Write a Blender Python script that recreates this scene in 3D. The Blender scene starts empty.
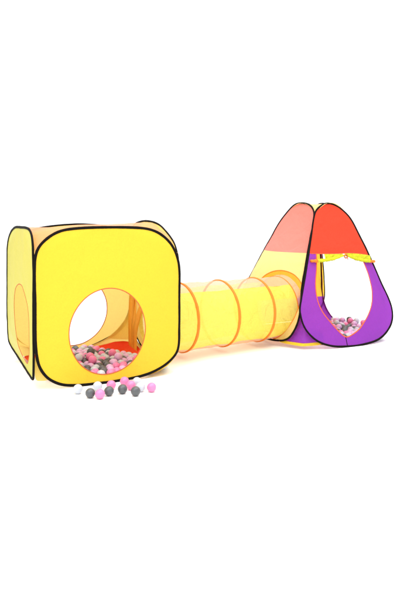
import bpy, bmesh, math, random
import numpy as np
from mathutils import Vector, noise
from mathutils.geometry import delaunay_2d_cdt

S = bpy.context.scene
COL = S.collection
PI = math.pi
random.seed(7)

# ------------------------------------------------------------------ camera, world, lamps, exposure
CAM_H = 0.805
cd = bpy.data.cameras.new('camera')
cam = bpy.data.objects.new('camera', cd)
COL.objects.link(cam)
cam.location = (0, 0, CAM_H)
cam.rotation_euler = (math.radians(90), 0, 0)
cd.sensor_fit = 'HORIZONTAL'
cd.sensor_width = 36
cd.lens = 54
cd.shift_y = -0.195
cd.clip_end = 2000
S.camera = cam

w = bpy.data.worlds.new('World')
S.world = w
w.use_nodes = True
bg = w.node_tree.nodes['Background']
bg.inputs['Color'].default_value = (1, 1, 1, 1)
bg.inputs['Strength'].default_value = 1.33


def area(name, loc, target, size, power, color=(1, 1, 1)):
    l = bpy.data.lights.new(name, 'AREA')
    l.shape = 'RECTANGLE'
    l.size, l.size_y = size
    l.energy = power
    l.color = color
    o = bpy.data.objects.new(name, l)
    COL.objects.link(o)
    o.location = loc
    o.rotation_euler = (Vector(target) - Vector(loc)).to_track_quat('-Z', 'Y').to_euler()
    return o


area('overhead_softbox', (0.3, 3.6, 4.2), (0.2, 3.6, 0), (6.5, 4.5), 330)
area('key_softbox', (-1.5, 0.9, 2.5), (-0.2, 3.2, 0.7), (2.0, 1.2), 45)

S.view_settings.view_transform = 'Standard'
S.view_settings.look = 'None'
S.view_settings.exposure = 0.0
S.view_settings.gamma = 1.0
S.render.engine = 'CYCLES'
S.cycles.max_bounces = 12
S.cycles.transparent_max_bounces = 16
S.cycles.diffuse_bounces = 6
S.cycles.transmission_bounces = 8


# ------------------------------------------------------------------ materials
def new_mat(name):
    m = bpy.data.materials.new(name)
    m.use_nodes = True
    nt = m.node_tree
    for n in list(nt.nodes):
        nt.nodes.remove(n)
    return m, nt, nt.nodes.new('ShaderNodeOutputMaterial')


def fabric(name, col, trans=0.35, sheer=0.0, tcol=None, wr=0.6, wscale=6.5):
    """Thin woven nylon: diffuse + light coming through, a little open weave, soft creases."""
    col = tuple(c * .9 for c in col)
    tcol = tuple(c * .9 for c in (tcol or col))
    m, nt, out = new_mat(name)
    N, L = nt.nodes, nt.links
    tc = N.new('ShaderNodeTexCoord')
    big = N.new('ShaderNodeTexNoise'); big.inputs['Scale'].default_value = wscale; big.inputs['Detail'].default_value = 3
    big.inputs['Distortion'].default_value = 0.8
    fine = N.new('ShaderNodeTexNoise'); fine.inputs['Scale'].default_value = 160; fine.inputs['Detail'].default_value = 2
    L.new(tc.outputs['Object'], big.inputs['Vector']); L.new(tc.outputs['Object'], fine.inputs['Vector'])
    mixv = N.new('ShaderNodeMath'); mixv.operation = 'MULTIPLY_ADD'; mixv.inputs[1].default_value = 0.06
    L.new(fine.outputs['Fac'], mixv.inputs[0]); L.new(big.outputs['Fac'], mixv.inputs[2])
    bump = N.new('ShaderNodeBump'); bump.inputs['Strength'].default_value = wr; bump.inputs['Distance'].default_value = 0.02
    L.new(mixv.outputs[0], bump.inputs['Height'])
    # weave-level tone variation
    ramp = N.new('ShaderNodeMapRange'); ramp.inputs['From Min'].default_value = 0.25; ramp.inputs['From Max'].default_value = 0.75
    ramp.inputs['To Min'].default_value = 0.95; ramp.inputs['To Max'].default_value = 1.03
    L.new(fine.outputs['Fac'], ramp.inputs['Value'])
    def tint(c):
        mx = N.new('ShaderNodeVectorMath'); mx.operation = 'SCALE'
        mx.inputs[0].default_value = c
        L.new(ramp.outputs['Result'], mx.inputs['Scale'])
        return mx.outputs['Vector']
    d = N.new('ShaderNodeBsdfPrincipled')
    d.inputs['Roughness'].default_value = 0.5
    d.inputs['Specular IOR Level'].default_value = 0.18
    L.new(tint(col), d.inputs['Base Color']); L.new(bump.outputs['Normal'], d.inputs['Normal'])
    t = N.new('ShaderNodeBsdfTranslucent'); L.new(tint(tcol or col), t.inputs['Color']); L.new(bump.outputs['Normal'], t.inputs['Normal'])
    mx = N.new('ShaderNodeMixShader'); mx.inputs[0].default_value = trans
    L.new(d.outputs[0], mx.inputs[1]); L.new(t.outputs[0], mx.inputs[2])
    last = mx
    if sheer:
        tr = N.new('ShaderNodeBsdfTransparent')
        m2 = N.new('ShaderNodeMixShader'); m2.inputs[0].default_value = sheer
        L.new(mx.outputs[0], m2.inputs[1]); L.new(tr.outputs[0], m2.inputs[2])
        last = m2
    L.new(last.outputs[0], out.inputs['Surface'])
    return m


def solid(name, col, rough=0.5, spec=0.3, noise_amt=0.06, nscale=60, bump=0.0, coat=0.0):
    m, nt, out = new_mat(name)
    N, L = nt.nodes, nt.links
    p = N.new('ShaderNodeBsdfPrincipled')
    tc = N.new('ShaderNodeTexCoord')
    nz = N.new('ShaderNodeTexNoise'); nz.inputs['Scale'].default_value = nscale; nz.inputs['Detail'].default_value = 3
    L.new(tc.outputs['Object'], nz.inputs['Vector'])
    r = N.new('ShaderNodeMapRange'); r.inputs['To Min'].default_value = 1 - noise_amt; r.inputs['To Max'].default_value = 1 + noise_amt
    L.new(nz.outputs['Fac'], r.inputs['Value'])
    mx = N.new('ShaderNodeVectorMath'); mx.operation = 'SCALE'; mx.inputs[0].default_value = col
    L.new(r.outputs['Result'], mx.inputs['Scale']); L.new(mx.outputs['Vector'], p.inputs['Base Color'])
    p.inputs['Roughness'].default_value = rough
    p.inputs['Specular IOR Level'].default_value = spec
    p.inputs['Coat Weight'].default_value = coat
    if bump:
        b = N.new('ShaderNodeBump'); b.inputs['Strength'].default_value = bump; b.inputs['Distance'].default_value = 0.002
        L.new(nz.outputs['Fac'], b.inputs['Height']); L.new(b.outputs['Normal'], p.inputs['Normal'])
    L.new(p.outputs[0], out.inputs['Surface'])
    return m


M = dict(
    floor=solid('white_floor', (0.93, 0.93, 0.93), 0.6, 0.2, 0.01, 3),
    yellow=fabric('yellow_nylon', (0.84, 0.565, 0.036), 0.32, 0.0, (0.95, 0.66, 0.06)),
    side=fabric('pale_yellow_nylon', (0.56, 0.56, 0.10), 0.30, 0.03, (0.68, 0.66, 0.11)),
    back=fabric('yellow_nylon_inner_lit', (0.86, 0.66, 0.17), 0.42, 0.0, (0.95, 0.74, 0.22)),  # same yellow cloth, with brighter interior light put into its colour
    peach=fabric('peach_nylon', (0.84, 0.44, 0.24), 0.35, 0.05, (0.95, 0.55, 0.3)),
    roof=fabric('peach_light_pass_nylon', (0.84, 0.35, 0.18), 0.4, 0.32, (0.95, 0.50, 0.34)),  # see-through share added so white light reaches the inside
    red=fabric('red_nylon', (0.80, 0.060, 0.025), 0.3, 0.0, (0.9, 0.06, 0.02)),
    pink=fabric('salmon_nylon', (0.85, 0.225, 0.18), 0.35, 0.0, (0.95, 0.27, 0.21)),
    cream=fabric('cream_yellow_nylon', (0.88, 0.66, 0.23), 0.35, 0.0, (0.95, 0.72, 0.28)),
    purple=fabric('purple_nylon', (0.25, 0.040, 0.42), 0.3, 0.0, (0.45, 0.06, 0.6)),
    floor_red=fabric('red_groundsheet', (0.80, 0.05, 0.012), 0.05),
    tun=fabric('tunnel_yellow_nylon', (0.82, 0.74, 0.12), 0.45, 0.10, (0.95, 0.88, 0.17), 1.2, 12),
    sheer=fabric('tunnel_sheer_peach', (0.84, 0.50, 0.36), 0.42, 0.34, (0.95, 0.58, 0.42), 0.8, 10),
    orange=fabric('orange_hoop_sleeve', (0.86, 0.24, 0.025), 0.2, 0.05, (0.95, 0.42, 0.06)),
    strap=fabric('orange_strap', (1.0, 0.52, 0.06), 0.35, 0.05, (1.0, 0.66, 0.09)),
    lime=fabric('lime_yellow_roll', (0.62, 0.64, 0.018), 0.15, 0.0, None, 0.8, 40),
    black=solid('black_binding_tape', (0.0045, 0.0032, 0.0024), 0.75, 0.1, 0.3, 300, 0.4),
    brown=solid('dark_red_piping', (0.45, 0.11, 0.03), 0.7, 0.2, 0.2, 200, 0.3),
    rust=solid('orange_red_piping', (0.62, 0.10, 0.03), 0.7, 0.2, 0.2, 200, 0.3),
    ball_pink=solid('pink_plastic', (0.72, 0.185, 0.37), 0.28, 0.4, 0.03, 20),
    ball_pale=solid('pale_pink_plastic', (0.60, 0.37, 0.58), 0.28, 0.4, 0.03, 20),
    ball_white=solid('white_plastic', (0.47, 0.495, 0.54), 0.26, 0.4, 0.02, 20),
    ball_grey=solid('dark_grey_plastic', (0.075, 0.078, 0.082), 0.34, 0.45, 0.08, 20),
)


# ------------------------------------------------------------------ helpers
def empty(name, label, cat, loc, rotz=0.0, group=None):
    o = bpy.data.objects.new(name, None)
    COL.objects.link(o)
    o.location = loc
    o.rotation_euler = (0, 0, rotz)
    o['label'] = label
    o['category'] = cat
    if group:
        o['group'] = group
    return o


def make(name, verts, faces, m, parent=None, smooth=True):
    me = bpy.data.meshes.new(name)
    me.from_pydata([tuple(v) for v in verts], [], faces)
    me.validate()
    bm = bmesh.new(); bm.from_mesh(me)
    bmesh.ops.recalc_face_normals(bm, faces=bm.faces)
    bm.to_mesh(me); bm.free()
    for p in me.polygons:
        p.use_smooth = smooth
    me.materials.append(m)
    o = bpy.data.objects.new(name, me)
    COL.objects.link(o)
    if parent:
        o.parent = parent
    return o


def spline(pts, n, closed=True):
    """Centripetal-ish Catmull-Rom resampled to n points of about equal spacing."""
    P = [np.array(p, float) for p in pts]
    k = len(P)
    out = []
    rng = range(k if closed else k - 1)
    for i in rng:
        if closed:
            p0, p1, p2, p3 = P[i - 1], P[i], P[(i + 1) % k], P[(i + 2) % k]
        else:
            p1, p2 = P[i], P[i + 1]
            p0 = P[i - 1] if i > 0 else 2 * p1 - p2
            p3 = P[i + 2] if i + 2 < k else 2 * p2 - p1
        d = np.linalg.norm(p2 - p1)
        m1 = (p2 - p0) / max(np.linalg.norm(p2 - p1) + np.linalg.norm(p1 - p0), 1e-9) * d
        m2 = (p3 - p1) / max(np.linalg.norm(p3 - p2) + np.linalg.norm(p2 - p1), 1e-9) * d
        for j in range(24):
            t = j / 24
            out.append((2*t**3-3*t*t+1)*p1 + (t**3-2*t*t+t)*m1 + (-2*t**3+3*t*t)*p2 + (t**3-t*t)*m2)
    if not closed:
        out.append(P[-1])
    A = np.array(out + ([out[0]] if closed else []))
    s = np.concatenate([[0], np.cumsum(np.linalg.norm(np.diff(A, axis=0), axis=1))])
    q = np.linspace(0, s[-1], n + 1 if closed else n)
    R = np.stack([np.interp(q, s, A[:, c]) for c in range(A.shape[1])], 1)
    return R[:-1] if closed else R


def inside(poly, pts):
    x, y = pts[:, 0], pts[:, 1]
    c = np.zeros(len(pts), bool)
    j = len(poly) - 1
    for i in range(len(poly)):
        xi, yi = poly[i]; xj, yj = poly[j]
        with np.errstate(divide='ignore', invalid='ignore'):
            c ^= ((yi > y) != (yj > y)) & (x < (xj - xi) * (y - yi) / (yj - yi) + xi)
        j = i
    return c


def panel(name, outline, holes, f, m, parent, sp=0.016):
    """A sheet of cloth: 2D outline with holes, triangulated and carried into space by f(s, t)."""
    loops = [np.array(outline)] + [np.array(h) for h in holes]
    lo, hi = loops[0].min(0), loops[0].max(0)
    g = []
    r = 0
    y = lo[1]
    while y < hi[1]:
        x = lo[0] + (sp / 2 if r % 2 else 0)
        while x < hi[0]:
            g.append((x, y)); x += sp
        y += sp * 0.866; r += 1
    g = np.array(g)
    ok = inside(loops[0], g)
    for h in loops[1:]:
        ok &= ~inside(h, g)
    B = np.concatenate(loops)
    ok2 = np.array([np.min((B[:, 0]-p[0])**2 + (B[:, 1]-p[1])**2) > (0.55*sp)**2 if k else False for p, k in zip(g, ok)])
    pts = [Vector(p) for p in B] + [Vector(p) for p in g[ok2]]
    edges = []
    o = 0
    for l in loops:
        k = len(l)
        edges += [(o+i, o+(i+1) % k) for i in range(k)]
        o += k
    v2, e2, f2, *_ = delaunay_2d_cdt(pts, edges, [], 0, 1e-6)
    V = np.array([tuple(v) for v in v2])
    F = [tuple(t) for t in f2]
    C = np.array([V[list(t)].mean(0) for t in F])
    keep = inside(loops[0], C)
    for h in loops[1:]:
        keep &= ~inside(h, C)
    F = [t for t, k in zip(F, keep) if k]
    return make(name, [f(a, b) for a, b in V], F, m, parent)


def tube(name, path, r, m, parent, closed=True, flat=1.0, up=None, n=8, wob=0.0):
    """A round or flattened bead swept along a 3D path; r may vary along it; `up` is the wide-to-thin normal."""
    P = [Vector(p) for p in path]
    k = len(P)
    V, F = [], []
    for i in range(k):
        a = P[i - 1] if (closed or i > 0) else P[i]
        b = P[(i + 1) % k] if (closed or i < k - 1) else P[i]
        t = (b - a).normalized()
        u = Vector(up(i)) if callable(up) else Vector(up or (0, 0, 1))
        if abs(t.dot(u.normalized())) > 0.95 and up is None:
            u = Vector((1, 0, 0))
        s = t.cross(u).normalized()
        u = s.cross(t).normalized()
        rr = r[i] if hasattr(r, '__len__') else r
        rr *= 1 + wob * noise.noise(P[i] * 30)
        for q in range(n):
            an = 2 * PI * q / n
            V.append(P[i] + s * (rr * math.cos(an)) + u * (rr * flat * math.sin(an)))
    for i in range(k if closed else k - 1):
        j = (i + 1) % k
        for q in range(n):
            q2 = (q + 1) % n
            F.append((i*n+q, i*n+q2, j*n+q2, j*n+q))
    if not closed:
        F.append(tuple(range(n))); F.append(tuple((k-1)*n+q for q in range(n)))
    return make(name, V, F, m, parent)


def circle(cx, cy, rx, ry, n=96):
    return np.array([(cx + rx*math.cos(2*PI*i/n), cy + ry*math.sin(2*PI*i/n)) for i in range(n)])


def wrinkle(x, y, seed, amp=0.003, sc=7.0):
    v = Vector((x * sc, y * sc, seed))
    return amp * (noise.noise(v) + 0.5 * noise.noise(v * 2.3))


def trim(name, curve, f, r, m, parent, normal, flat=0.55, wob=0.12):
    return tube(name, [f(a, b) for a, b in curve], r, m, parent, True, flat, normal, 8, wob)


# ------------------------------------------------------------------ setting
fl = make('floor', [(-300, -300, 0), (300, -300, 0), (300, 300, 0), (-300, 300, 0)], [(0, 1, 2, 3)], M['floor'], None, False)
fl['kind'] = 'structure'
fl['label'] = 'plain white studio floor'

# ------------------------------------------------------------------ cube tent
TH = math.radians(26.75)
CU = Vector((math.cos(TH), math.sin(TH), 0)); CV = Vector((-math.sin(TH), math.cos(TH), 0))
ORG = Vector((-165.5 / 600 * 2.84, 2.84, 0))


def W(a, b, z):
    return ORG + CU * a + CV * b + Vector((0, 0, z))


cube = empty('cube_tent', 'yellow pop up cube play tent with round holes and black edges', 'play tent', ORG, TH)

F_OUT = spline([(0.001, .625), (0.002, .436), (0.005, .213), (.019, .128), (.051, .072), (.097, .036), (.15, .016), (.232, .008), (.372, .006),
                (.411, .007), (.53, .016), (.621, .038), (.701, .079), (.744, .132), (.751, .246), (.753, .445), (.75, .577), (.729, .647),
                (.689, .705), (.632, .748), (.571, .769), (.478, .777), (.32, .778), (.194, .773), (.121, .761), (.063, .731), (.018, .684)], 180)
F_HOLE = circle(.356, .262, .196, .215)


def bul(s, t, cs, ct, hs, ht, amp):
    return amp * max(0.0, 1 - ((s-cs)/hs)**2) * max(0.0, 1 - ((t-ct)/ht)**2)


def f_front(a, z):
    return (a, -0.006 - bul(a, z, .375, .39, .375, .39, .026) + wrinkle(a, z, 1.0, .006, 5), z)


def f_left(b, z):
    return (-0.004 - bul(b, z, .38, .42, .38, .36, .012) + wrinkle(b, z, 5.0, .0025), b, z)


def f_back(a, z):
    return (a, .752 + bul(a, z, .38, .4, .38, .39, .014) + wrinkle(a, z, 9.0), z)


def f_right(b, z):
    return (.754 + bul(b, z, .38, .4, .38, .4, .010) + wrinkle(b, z, 13.0), b, z)


fp = panel('front_panel', F_OUT, [F_HOLE], f_front, M['yellow'], cube)
trim('edge_trim', F_OUT, f_front, 0.0072, M['black'], fp, (0, 1, 0))
trim('hole_trim', F_HOLE, f_front, 0.0026, M['brown'], fp, (0, 1, 0))

L_OUT = spline([(.763, .523), (.757, .60), (.735, .66), (.70, .712), (.62, .752), (.497, .775), (.32, .777), (.159, .774), (.083, .761), (.035, .728),
                (.006, .649), (.004, .45), (.004, .288), (.003, .197), (.002, .12), (.004, .066), (.03, .056), (.133, .064), (.32, .080), (.528, .097), (.66, .113),
                (.71, .135), (.742, .18), (.757, .25), (.763, .347)], 180)
L_HOLE = spline([(.455, .40), (.42, .447), (.36, .475), (.30, .483), (.235, .477), (.17, .445), (.12, .39), (.093, .31), (.09, .22), (.10, .15), (.135, .108),
                 (.21, .112), (.30, .128), (.37, .155), (.425, .22), (.455, .31)], 110)
lp = panel('side_panel', L_OUT, [L_HOLE], f_left, M['side'], cube)
lp['label'] = 'pale yellow sheer side panel'
trim('edge_trim', L_OUT, f_left, 0.0070, M['black'], lp, (1, 0, 0), 0.8)
trim('hole_trim', L_HOLE, f_left, 0.0026, M['brown'], lp, (1, 0, 0))

B_OUT = spline([(.03, .70), (.075, .735), (.153, .762), (.242, .779), (.395, .791), (.521, .787), (.606, .774), (.68, .745), (.73, .69), (.755, .60),
                (.758, .45), (.757, .304), (.739, .209), (.685, .13), (.632, .087), (.586, .066), (.50, .035), (.375, .016), (.25, .02), (.14, .05),
                (.06, .10), (.012, .19), (.003, .32), (.003, .45), (.008, .62)], 180)
B_HOLE = circle(.385, .262, .218, .215)
bp = panel('back_panel', B_OUT, [B_HOLE], f_back, M['back'], cube)
trim('edge_trim', B_OUT, f_back, 0.0055, M['black'], bp, (0, 1, 0))
trim('hole_trim', B_HOLE, f_back, 0.0026, M['brown'], bp, (0, 1, 0))

R_OUT = spline([(.735, .74), (.688, .785), (.617, .802), (.482, .811), (.325, .799), (.208, .766), (.112, .718), (.045, .666), (.010, .593),
                (.006, .45), (.008, .28), (.02, .18), (.06, .10), (.14, .05), (.25, .022), (.37, .014), (.50, .03), (.61, .07), (.69, .13), (.735, .21),
                (.75, .32), (.755, .5), (.75, .65)], 180)
TB0, TZ = .345, .235
R_HOLE = circle(TB0, TZ, .212, .212)
rp = panel('side_panel', R_OUT, [R_HOLE], f_right, M['back'], cube)
trim('edge_trim', R_OUT, f_right, 0.006, M['black'], rp, (1, 0, 0))
trim('hole_trim', R_HOLE, f_right, 0.003, M['orange'], rp, (1, 0, 0))


def prof(out, zmin):
    """top edge of a loop as z(s)"""
    p = np.array([q for q in out if q[1] > zmin])
    p = p[np.argsort(p[:, 0])]
    return lambda s: float(np.interp(s, p[:, 0], p[:, 1]))


zf, zl, zb, zr = prof(F_OUT, .64), prof(L_OUT, .64), prof(B_OUT, .64), prof(R_OUT, .64)
N = 40
V = []
for i in range(N + 1):
    for j in range(N + 1):
        x, y = i / N, j / N
        a, b = .75 * x, .75 * y
        z = .782 + x**2 * max(0, zr(b)-.781) + y**2 * max(0, zb(a)-.783) - max((1-y)**5 * (.782-zf(a)), y**5 * (.782-zb(a)), (1-x)**5 * (.782-zl(b)), x**5 * (.782-zr(b)))
        z -= .008 * (4*x*(1-x)) * (4*y*(1-y)) + .001
        V.append((min(max(a, .004), .747), b, z + wrinkle(a, b, 21, .002)))
Fq = [(i*(N+1)+j, (i+1)*(N+1)+j, (i+1)*(N+1)+j+1, i*(N+1)+j+1) for i in range(N) for j in range(N)]
make('roof_panel', V, Fq, M['roof'], cube)


def ruled(name, c1, c2, bulge, m, parent, n=24, k=8):
    c1 = spline(c1, n, False); c2 = spline(c2, n, False)
    V = []
    for p, q in zip(c1, c2):
        for j in range(k + 1):
            t = j / k
            V.append(tuple(p*(1-t) + q*t + np.array(bulge)*4*t*(1-t)*np.linalg.norm(p-q)))
    F = [(i*(k+1)+j, (i+1)*(k+1)+j, (i+1)*(k+1)+j+1, i*(k+1)+j+1) for i in range(n-1) for j in range(k)]
    return make(name, V, F, m, parent)


# lower corner gussets
ruled('corner_gusset', [(.75, -.002, .30), (.742, -.002, .135), (.70, -.002, .083), (.62, -.002, .042), (.53, -.002, .018)],
      [(.751, .006, .29), (.751, .02, .18), (.751, .06, .10), (.751, .14, .05), (.751, .25, .022)], (.1, -.1, -.05), M['yellow'], cube)
ruled('corner_gusset', [(.757, .748, .304), (.739, .748, .209), (.70, .748, .145), (.66, .748, .11), (.60, .748, .073)],
      [(.752, .75, .32), (.752, .735, .21), (.752, .70, .145), (.752, .66, .108), (.752, .62, .075)], (.12, .12, -.05), M['back'], cube)
ruled('corner_gusset', [(.003, .748, .32), (.012, .748, .19), (.06, .748, .10), (.14, .748, .05), (.25, .748, .02)],
      [(.006, .752, .30), (.006, .752, .25), (.008, .742, .185), (.018, .71, .142), (.035, .62, .105)], (0, 0, 0), M['back'], cube)
panel('corner_gusset', spline([(.01, .19), (.03, .16), (.07, .10), (.14, .056), (.25, .026), (.32, .014), (.25, .004), (.10, .004), (.062, .05), (.045, .10)], 60), [],
      lambda a, z: (a, .742, z), M['back'], cube, .014)
panel('back_skirt', spline([(.752, .34), (.735, .22), (.68, .142), (.60, .078), (.50, .040), (.42, .022), (.42, .010), (.55, .006), (.70, .006), (.748, .012), (.756, .10)], 70), [],
      lambda a, z: (a, .744, z), M['back'], cube, .014)
panel('side_skirt', spline([(.748, .34), (.728, .215), (.68, .135), (.60, .072), (.52, .040), (.52, .010), (.62, .006), (.70, .006), (.742, .012), (.75, .10)], 70), [],
      lambda b, z: (.746, b, z), M['back'], cube, .014)
G = spline([(.006, .16), (.004, .075), (.012, .052), (.03, .046), (.062, .043), (.075, .05), (.05, .09)], 60)
panel('corner_gusset', G, [], lambda a, z: (a, .010 + .2*a, z), M['back'], cube, .012)

# ground sheet, edges turned up a little, and low red side walls behind the holes
FLO = spline([(.10, .22), (.17, .08), (.3, .035), (.55, .035), (.64, .10), (.69, .22), (.722, .45), (.735, .66), (.69, .738), (.4, .738), (.2, .735), (.11, .73), (.078, .69), (.09, .5)], 140)
def f_floor(a, b):
    e = min(np.min((FLO[:, 0]-a)**2 + (FLO[:, 1]-b)**2) ** .5, .09)
    back = max(0.0, min(1.0, (b-.3)/.3))
    return (a, b, .006 + (0.006 + (.006 + .030*max(0, min(1, (a-.45)/.2)))*back) * (1 - e/.09)**2 + abs(wrinkle(a, b, 31, .003, 12)))
panel('floor_panel', FLO, [], f_floor, M['floor_red'], cube, .02)['label'] = 'red ground sheet'


# orange tie straps hanging at the tunnel mouth, inside the right wall
def strap(pts, wid, m, parent):
    P = spline(pts, 24, False)
    V = []
    for i, p in enumerate(P):
        tw = .08 * math.sin(i * .35)
        d = np.array((math.sin(tw) * .5, math.cos(tw), 0)) * wid / 2
        for s in (-1, 1):
            for th in (-.0006, .0006):
                V.append(tuple(p + d*s + np.array((th, 0, 0))))
    F = []
    for i in range(len(P) - 1):
        o, q = i*4, i*4+4
        F += [(o, o+2, q+2, q), (o+1, q+1, q+3, o+3), (o, q, q+1, o+1), (o+2, o+3, q+3, q+2)]
    return make('tie_strap', V, F, m, parent)


strap([(.742, .655, .52), (.735, .655, .42), (.728, .655, .30), (.722, .65, .18), (.716, .64, .02)], .085, M['strap'], cube)
strap([(.742, .40, .42), (.735, .46, .34), (.728, .53, .24), (.720, .57, .14), (.712, .555, .02)], .075, M['strap'], cube)
strap([(.739, .635, .36), (.732, .615, .28), (.724, .605, .20), (.714, .60, .02)], .07, M['strap'], cube)

# ------------------------------------------------------------------ pyramid tent
CA, CB = 2.11, .61
pyr = empty('pyramid_tent', 'pointed play tent with red top, purple sides and rolled up door', 'play tent', W(CA, CB, 0), TH)
KF, KL = .36, .42


def pf(s, z):       # front face
    return (s - .035, .129 - CB + KF*z - bul(s, z, 0, .35, .36, .5, .012) + wrinkle(s, z, 41, .0025), z)


PL_OUT = spline([(-.092, .028), (-.17, .034), (-.235, .048), (-.283, .082), (-.305, .152), (-.292, .242), (-.240, .362), (-.201, .488), (-.146, .684), (-.122, .785), (-.090, .867),
                 (-.028, .917), (.090, .941), (.189, .922), (.284, .805), (.333, .671), (.381, .535), (.434, .362), (.462, .25), (.45, .15), (.38, .075), (.25, .035), (.08, .026)], 200)
_z = np.linspace(.03, .938, 120)
_lo = [min((p[0] for p in PL_OUT if abs(p[1]-q) < .02), default=0) for q in _z]
_hi = [max((p[0] for p in PL_OUT if abs(p[1]-q) < .02), default=0) for q in _z]


def pl(s, z):       # left face; the stiff tunnel mouth pushes its lower middle outwards
    lo, hi = float(np.interp(z, _z, _lo)), float(np.interp(z, _z, _hi))
    x = min(1.0, max(0.0, (s - lo) / max(hi - lo, .01)))
    push = .125 * (4*x*(1-x)) * math.exp(-((z-.43)/.24)**2)
    return (1.62 - CA + KL*z - push + wrinkle(s, z, 45, .0025), s + .54 - CB, z)


def pr(s, z):       # right face
    sh = float(np.interp(z, (.02, .1, .2, .35, .52, .66), (.25, .17, .095, .058, .032, 0)))
    return (2.60 - CA - KL*z - sh*(.43-s)/.80 + wrinkle(s, z, 49, .002), s, z)


def pb(s, z):       # back face
    return (s, 1.10 - CB - KF*z + wrinkle(s, z, 53, .002), z)


PF_OUT = spline([(-.382, .236), (-.369, .139), (-.305, .063), (-.207, .022), (-.091, .007), (.033, .006), (.195, .026), (.302, .078), (.368, .149), (.384, .233),
                 (.342, .402), (.31, .525), (.257, .699), (.209, .833), (.140, .904), (.060, .935), (-.013, .923), (-.089, .867), (-.164, .717), (-.283, .460), (-.355, .307)], 200)
# front opening: notch that reaches the seam below the red top
OPEN = spline([(-.160, .590), (-.185, .50), (-.221, .394), (-.231, .300), (-.212, .225), (-.178, .174), (-.118, .102), (-.072, .064), (-.02, .072), (.069, .113),
               (.192, .225), (.240, .33), (.246, .40), (.240, .473), (.215, .588)], 120, False)


def split(out, zfun):
    """closed loop -> (upper polygon, lower open run) at a seam z = zfun(s)"""
    n = len(out)
    up = [out[i][1] > zfun(out[i][0]) for i in range(n)]
    st = next(i for i in range(n) if up[i] and not up[i-1])
    seq = [(st + i) % n for i in range(n)]
    u = [i for i in seq if up[i]]
    l = [i for i in seq if not up[i]]
    cut = lambda i, j: out[i] + (out[j]-out[i]) * ((zfun(out[i][0]) - out[i][1]) / ((out[j][1]-out[i][1]) or 1e-9))
    A = cut(l[-1], u[0]); B = cut(u[-1], l[0])
    return [A] + [out[i] for i in u] + [B], [B] + [out[i] for i in l] + [A]


seam_f = lambda s: .594 - .035 * max(0, (s-.1)/.25)**1.5 - .004*math.cos(s*9)
U, Lw = split(PF_OUT, seam_f)
b_, a_ = np.array(U[-1]), np.array(U[0])
seamline = [np.array((x, seam_f(x))) for x in np.linspace(b_[0], a_[0], 34)[1:-1]]
rpan = panel('top_panel', np.array(U + seamline), [], pf, M['red'], pyr)
rpan['label'] = 'red top of the door side'
# lower run goes from B (end of the upper arc) round the bottom to A; decide which side each is on
run = [np.array(p) for p in Lw]
op = [np.array(p) for p in OPEN]
if np.linalg.norm(run[-1]-op[0]) > np.linalg.norm(run[-1]-op[-1]):
    op = op[::-1]
seam_a = [np.array((x, seam_f(x))) for x in np.linspace(run[-1][0], op[0][0], 8)[1:-1]]
seam_b = [np.array((x, seam_f(x))) for x in np.linspace(op[-1][0], run[0][0], 8)[1:-1]]
op[0] = np.array((op[0][0], seam_f(op[0][0]))); op[-1] = np.array((op[-1][0], seam_f(op[-1][0])))
ppan = panel('lower_panel', np.array(run + seam_a + op + seam_b), [], pf, M['purple'], pyr)
ppan['label'] = 'purple lower side around the door opening'
trim('edge_trim', PF_OUT, pf, 0.0068, M['black'], rpan, (0, 1, -.36))
tube('opening_trim', [pf(*p) for p in op], .0036, M['rust'], ppan, False, .6, (0, 1, -.36), 8, .1)
tube('seam', [pf(-.072, z) for z in np.linspace(.01, .062, 8)], .0028, M['black'], ppan, False, .6, (0, 1, -.36))
tube('seam', [np.array(pf(*p)) - np.array((0, .001, 0)) for p in seamline], .0022, M['rust'], rpan, False, .6, (0, 1, -.36))


# the two rolled-up door halves, tied at the middle of the seam
def roll(p0, p1, name='rolled_curtain'):
    n = 46
    P, R = [], []
    for i in range(n):
        t = i / (n-1)
        s = p0[0] + (p1[0]-p0[0])*t
        z = p0[1] + (p1[1]-p0[1])*t - .010*math.sin(PI*t)
        q = Vector(pf(s, z)) + Vector((0, -.014, 0))
        P.append(q)
        r = .006 + .008 * min(1, t*3.0) - .002*max(0, (t-.8)/.2)
        R.append(r * (1 + .10*math.sin(t*38 + p0[0]*9) + .08*math.sin(t*81)))
    o = tube(name, P[:38], R[:38], M['lime'], pyr, False, .8, (0, 0, 1), 12, .1)
    tube('curtain_end', P[37:], R[37:], M['orange'], o, False, .8, (0, 0, 1), 12, .1)
    return o


rl = roll((.058, .578), (-.226, .548))
rr = roll((.074, .578), (.316, .530))
kb = [Vector(pf(.066, .572)) + Vector((.012*math.cos(t), -.022, .012*math.sin(t))) for t in np.linspace(0, 2*PI, 20, endpoint=False)]
kn = tube('curtain_tie', kb, .004, M['brown'], pyr, True, 1, (0, 1, 0))
tube('tie_end', [Vector(pf(.066, .565)) + Vector((.008, -.024, 0)), Vector(pf(.074, .558)) + Vector((0, -.024, 0)), Vector(pf(.078, .550)) + Vector((0, -.02, 0))], .003, M['brown'], kn, False, .6, (0, 1, 0))
# strip of yellow door cloth left between the seam and the rolls
for (x0, x1, zz) in ((-.10, .058, .560), (.074, .30, .545)):
    xs = np.linspace(x0, x1, 16)
    sgn = 1 if x0 < 0 else -1
    top = [(x, seam_f(x)-.002) for x in xs]
    bot = [(x, np.interp(x, (-.232, .058) if sgn > 0 else (.074, .345), (.548, .578) if sgn > 0 else (.578, .528)) - .004) for x in xs[::-1]]
    panel('door_strip', np.array(top + bot), [], lambda s, z: tuple(np.array(pf(s, z)) + np.array((0, -.004, 0))), M['lime'], pyr, .012)

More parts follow.
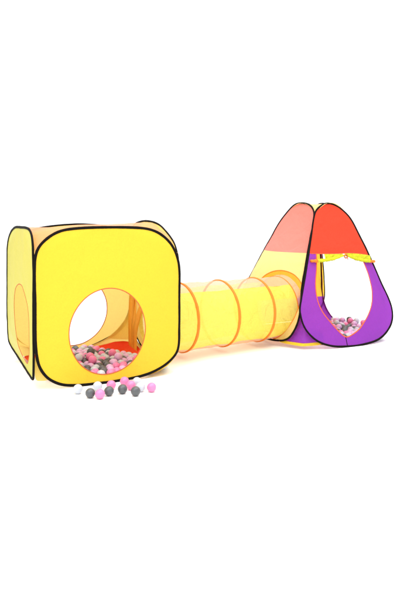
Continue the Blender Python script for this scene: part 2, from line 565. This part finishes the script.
# left face
PL_HOLE = circle(-.062, .252, .212, .226, 96)
seam_l = lambda s: .597
U, Lw = split(PL_OUT, seam_l)
sl = [np.array((x, .597)) for x in np.linspace(U[-1][0], U[0][0], 30)[1:-1]]
lt = panel('top_panel', np.array(U + sl), [], pl, M['pink'], pyr)
lt['label'] = 'salmon pink top of the tunnel side'
sl2 = [np.array((x, .597)) for x in np.linspace(Lw[-1][0], Lw[0][0], 30)[1:-1]]
ll = panel('lower_panel', np.array(Lw + sl2), [PL_HOLE], pl, M['cream'], pyr)
ll['label'] = 'cream yellow lower side around the tunnel'
trim('edge_trim', PL_OUT, pl, 0.0068, M['black'], lt, (1, 0, -.42), .8)
trim('hole_trim', PL_HOLE, pl, 0.0038, M['orange'], ll, (1, 0, 0))

# right face: red top over a wide open doorway
def sym(pts):
    return pts + [(-s, z) for s, z in pts[::-1]]
PR_OUT = spline([(.06, .938), (.15, .90), (.20, .80), (.225, .66), (.264, .52), (.348, .35), (.422, .20), (.43, .10), (.37, .035), (.2, .012), (.05, .010),
                 (-.2, .012), (-.34, .04), (-.385, .10), (-.385, .20), (-.342, .35), (-.28, .52), (-.228, .66), (-.175, .80), (-.12, .89), (-.03, .93)], 200)
PR_OPEN = spline([(.08, .575), (.22, .572), (.252, .52), (.336, .35), (.410, .20), (.412, .10), (.35, .04), (.15, .022), (.05, .02),
                  (-.18, .022), (-.32, .05), (-.37, .11), (-.37, .20), (-.328, .35), (-.266, .52), (-.235, .572), (-.08, .575)], 150)
U, Lw = split(PR_OUT, lambda s: .605)
s1 = [np.array((x, .605)) for x in np.linspace(U[-1][0], U[0][0], 24)[1:-1]]
rt = panel('top_panel', np.array(U + s1), [], pr, M['red'], pyr)
s2 = [np.array((x, .605)) for x in np.linspace(Lw[-1][0], Lw[0][0], 24)[1:-1]]
rlw = panel('lower_panel', np.array(Lw + s2), [PR_OPEN], pr, M['purple'], pyr)
trim('edge_trim', PR_OUT, pr, 0.0068, M['black'], rt, (1, 0, .42))
trim('opening_trim', PR_OPEN, pr, 0.002, M['brown'], rlw, (1, 0, .42))

# back face: yellow above a purple foot
PB_OUT = spline([(.05, .94), (.14, .90), (.20, .80), (.25, .66), (.32, .50), (.38, .34), (.425, .20), (.42, .12), (.36, .05), (.2, .018), (.05, .012),
                 (-.15, .012), (-.30, .04), (-.36, .11), (-.355, .20), (-.305, .35), (-.235, .50), (-.16, .66), (-.095, .80), (-.04, .90)], 200)
U, Lw = split(PB_OUT, lambda s: .20)
s1 = [np.array((x, .20)) for x in np.linspace(U[-1][0], U[0][0], 30)[1:-1]]
bt = panel('top_panel', np.array(U + s1), [], pb, M['yellow'], pyr, .02)
s2 = [np.array((x, .20)) for x in np.linspace(Lw[-1][0], Lw[0][0], 30)[1:-1]]
panel('lower_panel', np.array(Lw + s2), [], pb, M['purple'], pyr, .02)
trim('edge_trim', PB_OUT, pb, 0.005, M['black'], bt, (0, 1, .36))

ruled('corner_gusset', [pb(.408, .215), pb(.417, .18), pb(.41, .12), pb(.35, .052), pb(.2, .02)],
      [pr(.41, .215), pr(.42, .18), pr(.425, .10), pr(.365, .037), pr(.2, .014)], (.05, .05, -.03), M['purple'], pyr)

# cap that closes the gap between the four tips
V = []
n = 16
for i in range(n+1):
    for j in range(n+1):
        x, y = -1 + 2*i/n, -1 + 2*j/n
        V.append((2.135 - CA + .135*x, .622 - CB + .17*y - .0*x, .940 - .075*x*x*y*y - .010*(1-x*x)*(1-y*y)))
make('cap_panel', V, [(i*(n+1)+j, (i+1)*(n+1)+j, (i+1)*(n+1)+j+1, i*(n+1)+j+1) for i in range(n) for j in range(n)], M['cream'], pyr)

# lower corner between tunnel side and door side: purple gusset with a yellow hem
def corner(p, z):
    q = .02 + .35*(z-.15) + 1.1*max(0, p-.04) - .012*math.cos(p*9)
    return (1.712 - CA + .423*p + .906*q, .241 - CB - .906*p + .423*q + wrinkle(p, z, 71, .002), z)


GP = np.array([(-.042, .33), (-.02, .24), (.019, .148), (.06, .12), (.11, .10), (.118, .040), (.053, .041), (-.02, .041), (-.112, .041), (-.10, .07), (-.059, .103), (-.040, .161), (-.046, .24)])
panel('corner_gusset', spline(np.vstack([GP]), 90), [], corner, M['purple'], pyr, .012)
HM = np.array([(-.14, .042), (-.05, .041), (.053, .041), (.12, .044), (.12, .030), (.057, .024), (-.05, .024), (-.135, .030)])
panel('corner_hem', spline(HM, 60), [], lambda p, z: tuple(np.array(corner(p, z)) - np.array((.003, .002, 0))), M['yellow'], pyr, .01)
PG = spline([(-.26, -.31), (-.13, -.39), (.15, -.39), (.24, -.34), (.30, -.2), (.40, .25), (.36, .40), (-.1, .44), (-.30, .36), (-.36, .1), (-.36, -.20)], 120)
panel('floor_panel', PG, [], lambda a, b: (a, b, .006 + abs(wrinkle(a, b, 61, .003, 12))), M['floor_red'], pyr, .03)

# ------------------------------------------------------------------ tunnel
A0 = Vector((.757, TB0, TZ)); A1 = Vector((1.735, .478, .236))
DV = (A1 - A0); TL = DV.length
tun = empty('crawl_tunnel', 'sheer yellow crawl tunnel with orange hoops between the two tents', 'play tunnel', W(A0.x, A0.y, 0), TH)
ax = DV.normalized()
sd = Vector((0, 0, 1)).cross(ax).normalized()
upv = ax.cross(sd)
TR = .205
HOOPS = [.172, .472, .755, .955]
BASE = Vector((A0.x, A0.y, 0))


def tp(t, an, rr=None):
    """point on the tunnel skin; an = angle from straight up, positive to the far side"""
    if rr is None:
        ks = [-.1] + HOOPS + [1.2]
        k = max(i for i in range(len(ks)-1) if ks[i] <= t)
        x = (t - ks[k]) / (ks[k+1] - ks[k])
        sag = math.sin(PI * x)
        rr = TR * (1 - .030*sag) + .0035 * noise.noise(Vector((t*7, math.cos(an)*3, math.sin(an)*3))) * sag * 2
        rr += .006 * noise.noise(Vector((t*16 + an*2.5, t*5 - an*3.0, 3.0))) * sag
        if t > .955:
            rr += (t - .955) * .30
    c = A0 + DV * t - BASE
    return c + sd * (rr * math.sin(an)) + upv * (rr * math.cos(an))


def skin(name, a0, a1, t0, t1, m, nt=70, na=30, edge=0.03):
    V, F = [], []
    for i in range(nt+1):
        t = t0 + (t1-t0)*i/nt
        for j in range(na+1):
            an = a0 + (a1-a0)*j/na
            V.append(tp(t, an))
    for i in range(nt):
        for j in range(na):
            F.append((i*(na+1)+j, (i+1)*(na+1)+j, (i+1)*(na+1)+j+1, i*(na+1)+j+1))
    return make(name, V, F, m, tun)


R = math.radians
skin('top_strip', R(-38), R(38), 0.0, .955, M['sheer'])['label'] = 'sheer peach strip'
skin('side_strip', R(38), R(152), 0.0, .955, M['tun'])
skin('bottom_strip', R(152), R(212), 0.0, .955, M['sheer'])['label'] = 'sheer peach strip'
skin('side_strip', R(212), R(322), 0.0, .955, M['tun'])
skin('end_cuff', 0, 2*PI, .955, 1.0, M['sheer'], 8, 90)['label'] = 'sheer peach cuff'
for t in HOOPS:
    thin = t > .9
    path = [tp(t + .004*math.sin(3*k), 2*PI*k/110, TR + .001) for k in range(110)]
    path = [tp(t, 2*PI*k/110, TR + .001) for k in range(110)]
    tube('hoop', path, .004 if thin else .0092, M['orange'], tun, True, .55, lambda i: path[i] - (A0 + DV*t - BASE), 10, .15)

# ------------------------------------------------------------------ balls
BR = .0225


def ball_mesh(name, m):
    bm = bmesh.new()
    bmesh.ops.create_uvsphere(bm, u_segments=36, v_segments=24, radius=BR)
    for v in bm.verts:                      # moulding seam round the middle and a flat vent spot
        zz = v.co.z / BR
        if abs(zz) < .08:
            v.co.x *= 1.012; v.co.y *= 1.012
        if zz > .985:
            v.co.z = BR * .985
    me = bpy.data.meshes.new(name)
    bm.to_mesh(me); bm.free()
    for p in me.polygons:
        p.use_smooth = True
    me.materials.append(m)
    return me


BM = {c: ball_mesh('ball', M['ball_' + c]) for c in ('pink', 'pale', 'white', 'grey')}
CNAME = {'pink': 'bright pink', 'pale': 'pale pink', 'white': 'white', 'grey': 'dark grey'}


def ball(c, loc, label, group):
    o = bpy.data.objects.new('ball', BM[c])
    COL.objects.link(o)
    o.location = loc
    o.rotation_euler = (random.uniform(0, 6), random.uniform(0, 6), random.uniform(0, 6))
    o['label'] = label
    o['category'] = 'ball'
    o['group'] = group
    return o


def settle(P, wall, iters=260, floor=.012):
    """small relaxation: balls sink, push each other apart and stay within the walls"""
    P = np.array(P, float)
    for k in range(iters):
        P[:, 2] -= .0016 * (1 - k/iters)
        for _ in range(3):
            D = P[:, None] - P[None]
            d = np.linalg.norm(D, axis=2) + np.eye(len(P))
            o = np.clip(2*BR - d, 0, None)
            np.fill_diagonal(o, 0)
            P += (D / d[..., None] * (o * .28)[..., None]).sum(1)
            P[:, 2] = np.maximum(P[:, 2], BR + floor)
            P = wall(P)
    return P


rng = np.random.default_rng(11)


def heap(region, n1, n2, box, wall, top):
    out = []
    while len(out) < n1:
        p = rng.uniform(box[0], box[1])
        if region(p):
            out.append((p[0], p[1], BR + .012 + rng.uniform(0, .02)))
    while len(out) < n1 + n2:
        p = rng.uniform(box[0], box[1])
        if region(p) and p[1] < top:
            out.append((p[0], p[1], .075 + rng.uniform(0, .03)))
    return settle(out, wall)


def reg_c(p):
    a, b = p
    return .10 < a < .70 and .05 < b < .69 and a > .14 + max(0, .16-b)*.8 and a > b - .36 and (a-.47)*.314 + (b-.66)*.143 < 0.0


def wall_c(P):
    P[:, 0] = np.clip(P[:, 0], .09, .715)
    P[:, 1] = np.clip(P[:, 1], .045, .70)
    k = ((P[:, 0]-.485)*.314 + (P[:, 1]-.66)*.143) / .345
    m = k > 0
    P[m, 0] -= k[m] * .91; P[m, 1] -= k[m] * .415
    P[:, 0] = np.maximum(P[:, 0], .13 + np.clip(.16-P[:, 1], 0, 1)*.8)
    k = (-(P[:, 0]-.21) + (P[:, 1]-.58)) / 1.414
    m = k > 0
    P[m, 0] += k[m] * .707; P[m, 1] -= k[m] * .707
    return P


PC = heap(reg_c, 135, 32, ((.1, .05), (.7, .69)), wall_c, .48)
cols = ['grey', 'white', 'pink', 'pale']
for p in PC:
    c = str(rng.choice(cols, p=[.26, .30, .18, .26]))
    ball(c, W(p[0], p[1], p[2]), CNAME[c] + ' plastic ball in the pile inside the yellow cube tent', 'balls inside the cube tent')


def reg_p(p):
    q = p[0] - .93*(p[1]-.15)
    return 1.84 < q < 2.30 and .20 < p[1] < .86 and p[0] < 2.50


def wall_p(P):
    P[:, 1] = np.clip(P[:, 1], .20, .88)
    lim = 2.40 + .10*(P[:, 1]-.2)/.65
    P[:, 0] = np.minimum(P[:, 0], lim)
    q = P[:, 0] - .93*(P[:, 1]-.15)
    k = np.clip(1.83 - q, 0, None) - np.clip(q - 2.31, 0, None)
    P[:, 0] += k*.7; P[:, 1] -= k*.3
    return P


PP = heap(reg_p, 92, 20, ((1.82, .20), (2.50, .86)), wall_p, .8)
for p in PP:
    c = str(rng.choice(cols, p=[.33, .30, .10, .27]))
    ball(c, W(p[0], p[1], p[2]), CNAME[c] + ' plastic ball in the heap inside the purple and red tent', 'balls inside the pointed tent')

# loose balls on the floor before the cube tent: picture of the row, left to right
FRONT = [
    ('white', 78, 389, 'white ball at the left end of the row before the yellow tent'),
    ('grey', 90.2, 393, 'leftmost dark grey ball lying on the white floor before the tent'),
    ('white', 97.6, 386.2, 'white ball behind the leftmost grey and pink floor balls'),
    ('pink', 100, 394, 'lowest pink ball, nearest the viewer, before the yellow tent'),
    ('grey', 109, 391, 'dark grey ball right of the nearest pink ball on the floor'),
    ('pink', 111.2, 385, 'pink ball peeping out behind the second dark grey floor ball'),
    ('grey', 122.5, 389, 'third dark grey ball from the left on the white floor'),
    ('pink', 124.5, 381.3, 'pink ball farthest back, behind the third dark grey floor ball'),
    ('pink', 131, 385.3, 'pink ball between the two rightmost dark grey balls on the floor'),
    ('white', 137, 381.8, 'white ball tucked behind another white ball at the tent edge'),
    ('white', 140.5, 387, 'white ball just behind the rightmost dark grey floor ball'),
    ('grey', 135.6, 391.2, 'rightmost dark grey ball lying on the white floor'),
    ('pink', 151.6, 387.3, 'lone pink ball at the right end of the row on the floor'),
]
Q = []
for c, px, py, lab in FRONT:
    Y = 600 * (CAM_H - BR) / (py - 222)
    Q.append(((px - 200) / 600 * Y, Y, BR))
Q = np.array(Q)
for _ in range(200):
    D = Q[:, None] - Q[None]
    d = np.linalg.norm(D, axis=2) + np.eye(len(Q))
    o = np.clip(2*BR + .0005 - d, 0, None); np.fill_diagonal(o, 0)
    Q += (D / d[..., None] * (o * .4)[..., None]).sum(1)
    Q[:, 2] = BR
for (c, px, py, lab), q in zip(FRONT, Q):
    ball(c, tuple(q), lab, 'loose balls on the floor')

# a few balls that rolled into the far end of the tunnel
for c, a, db, lab in (('grey', 1.52, -.05, 'dark grey ball lying inside the far end of the yellow tunnel'),
                      ('white', 1.57, -.03, 'white ball lying inside the far end of the yellow tunnel'),
                      ('pink', 1.545, .02, 'pink ball lying inside the far end of the yellow tunnel'),
                      ('pale', 1.61, -.055, 'pale pink ball lying inside the far end of the yellow tunnel')):
    t = (a - A0.x) / DV.x
    cc = A0 + DV * t
    off = db
    z = cc.z - math.sqrt((TR*.965 - BR)**2 - off**2) + .002
    ball(c, W(cc.x, cc.y + off, z), lab, 'balls inside the tunnel')
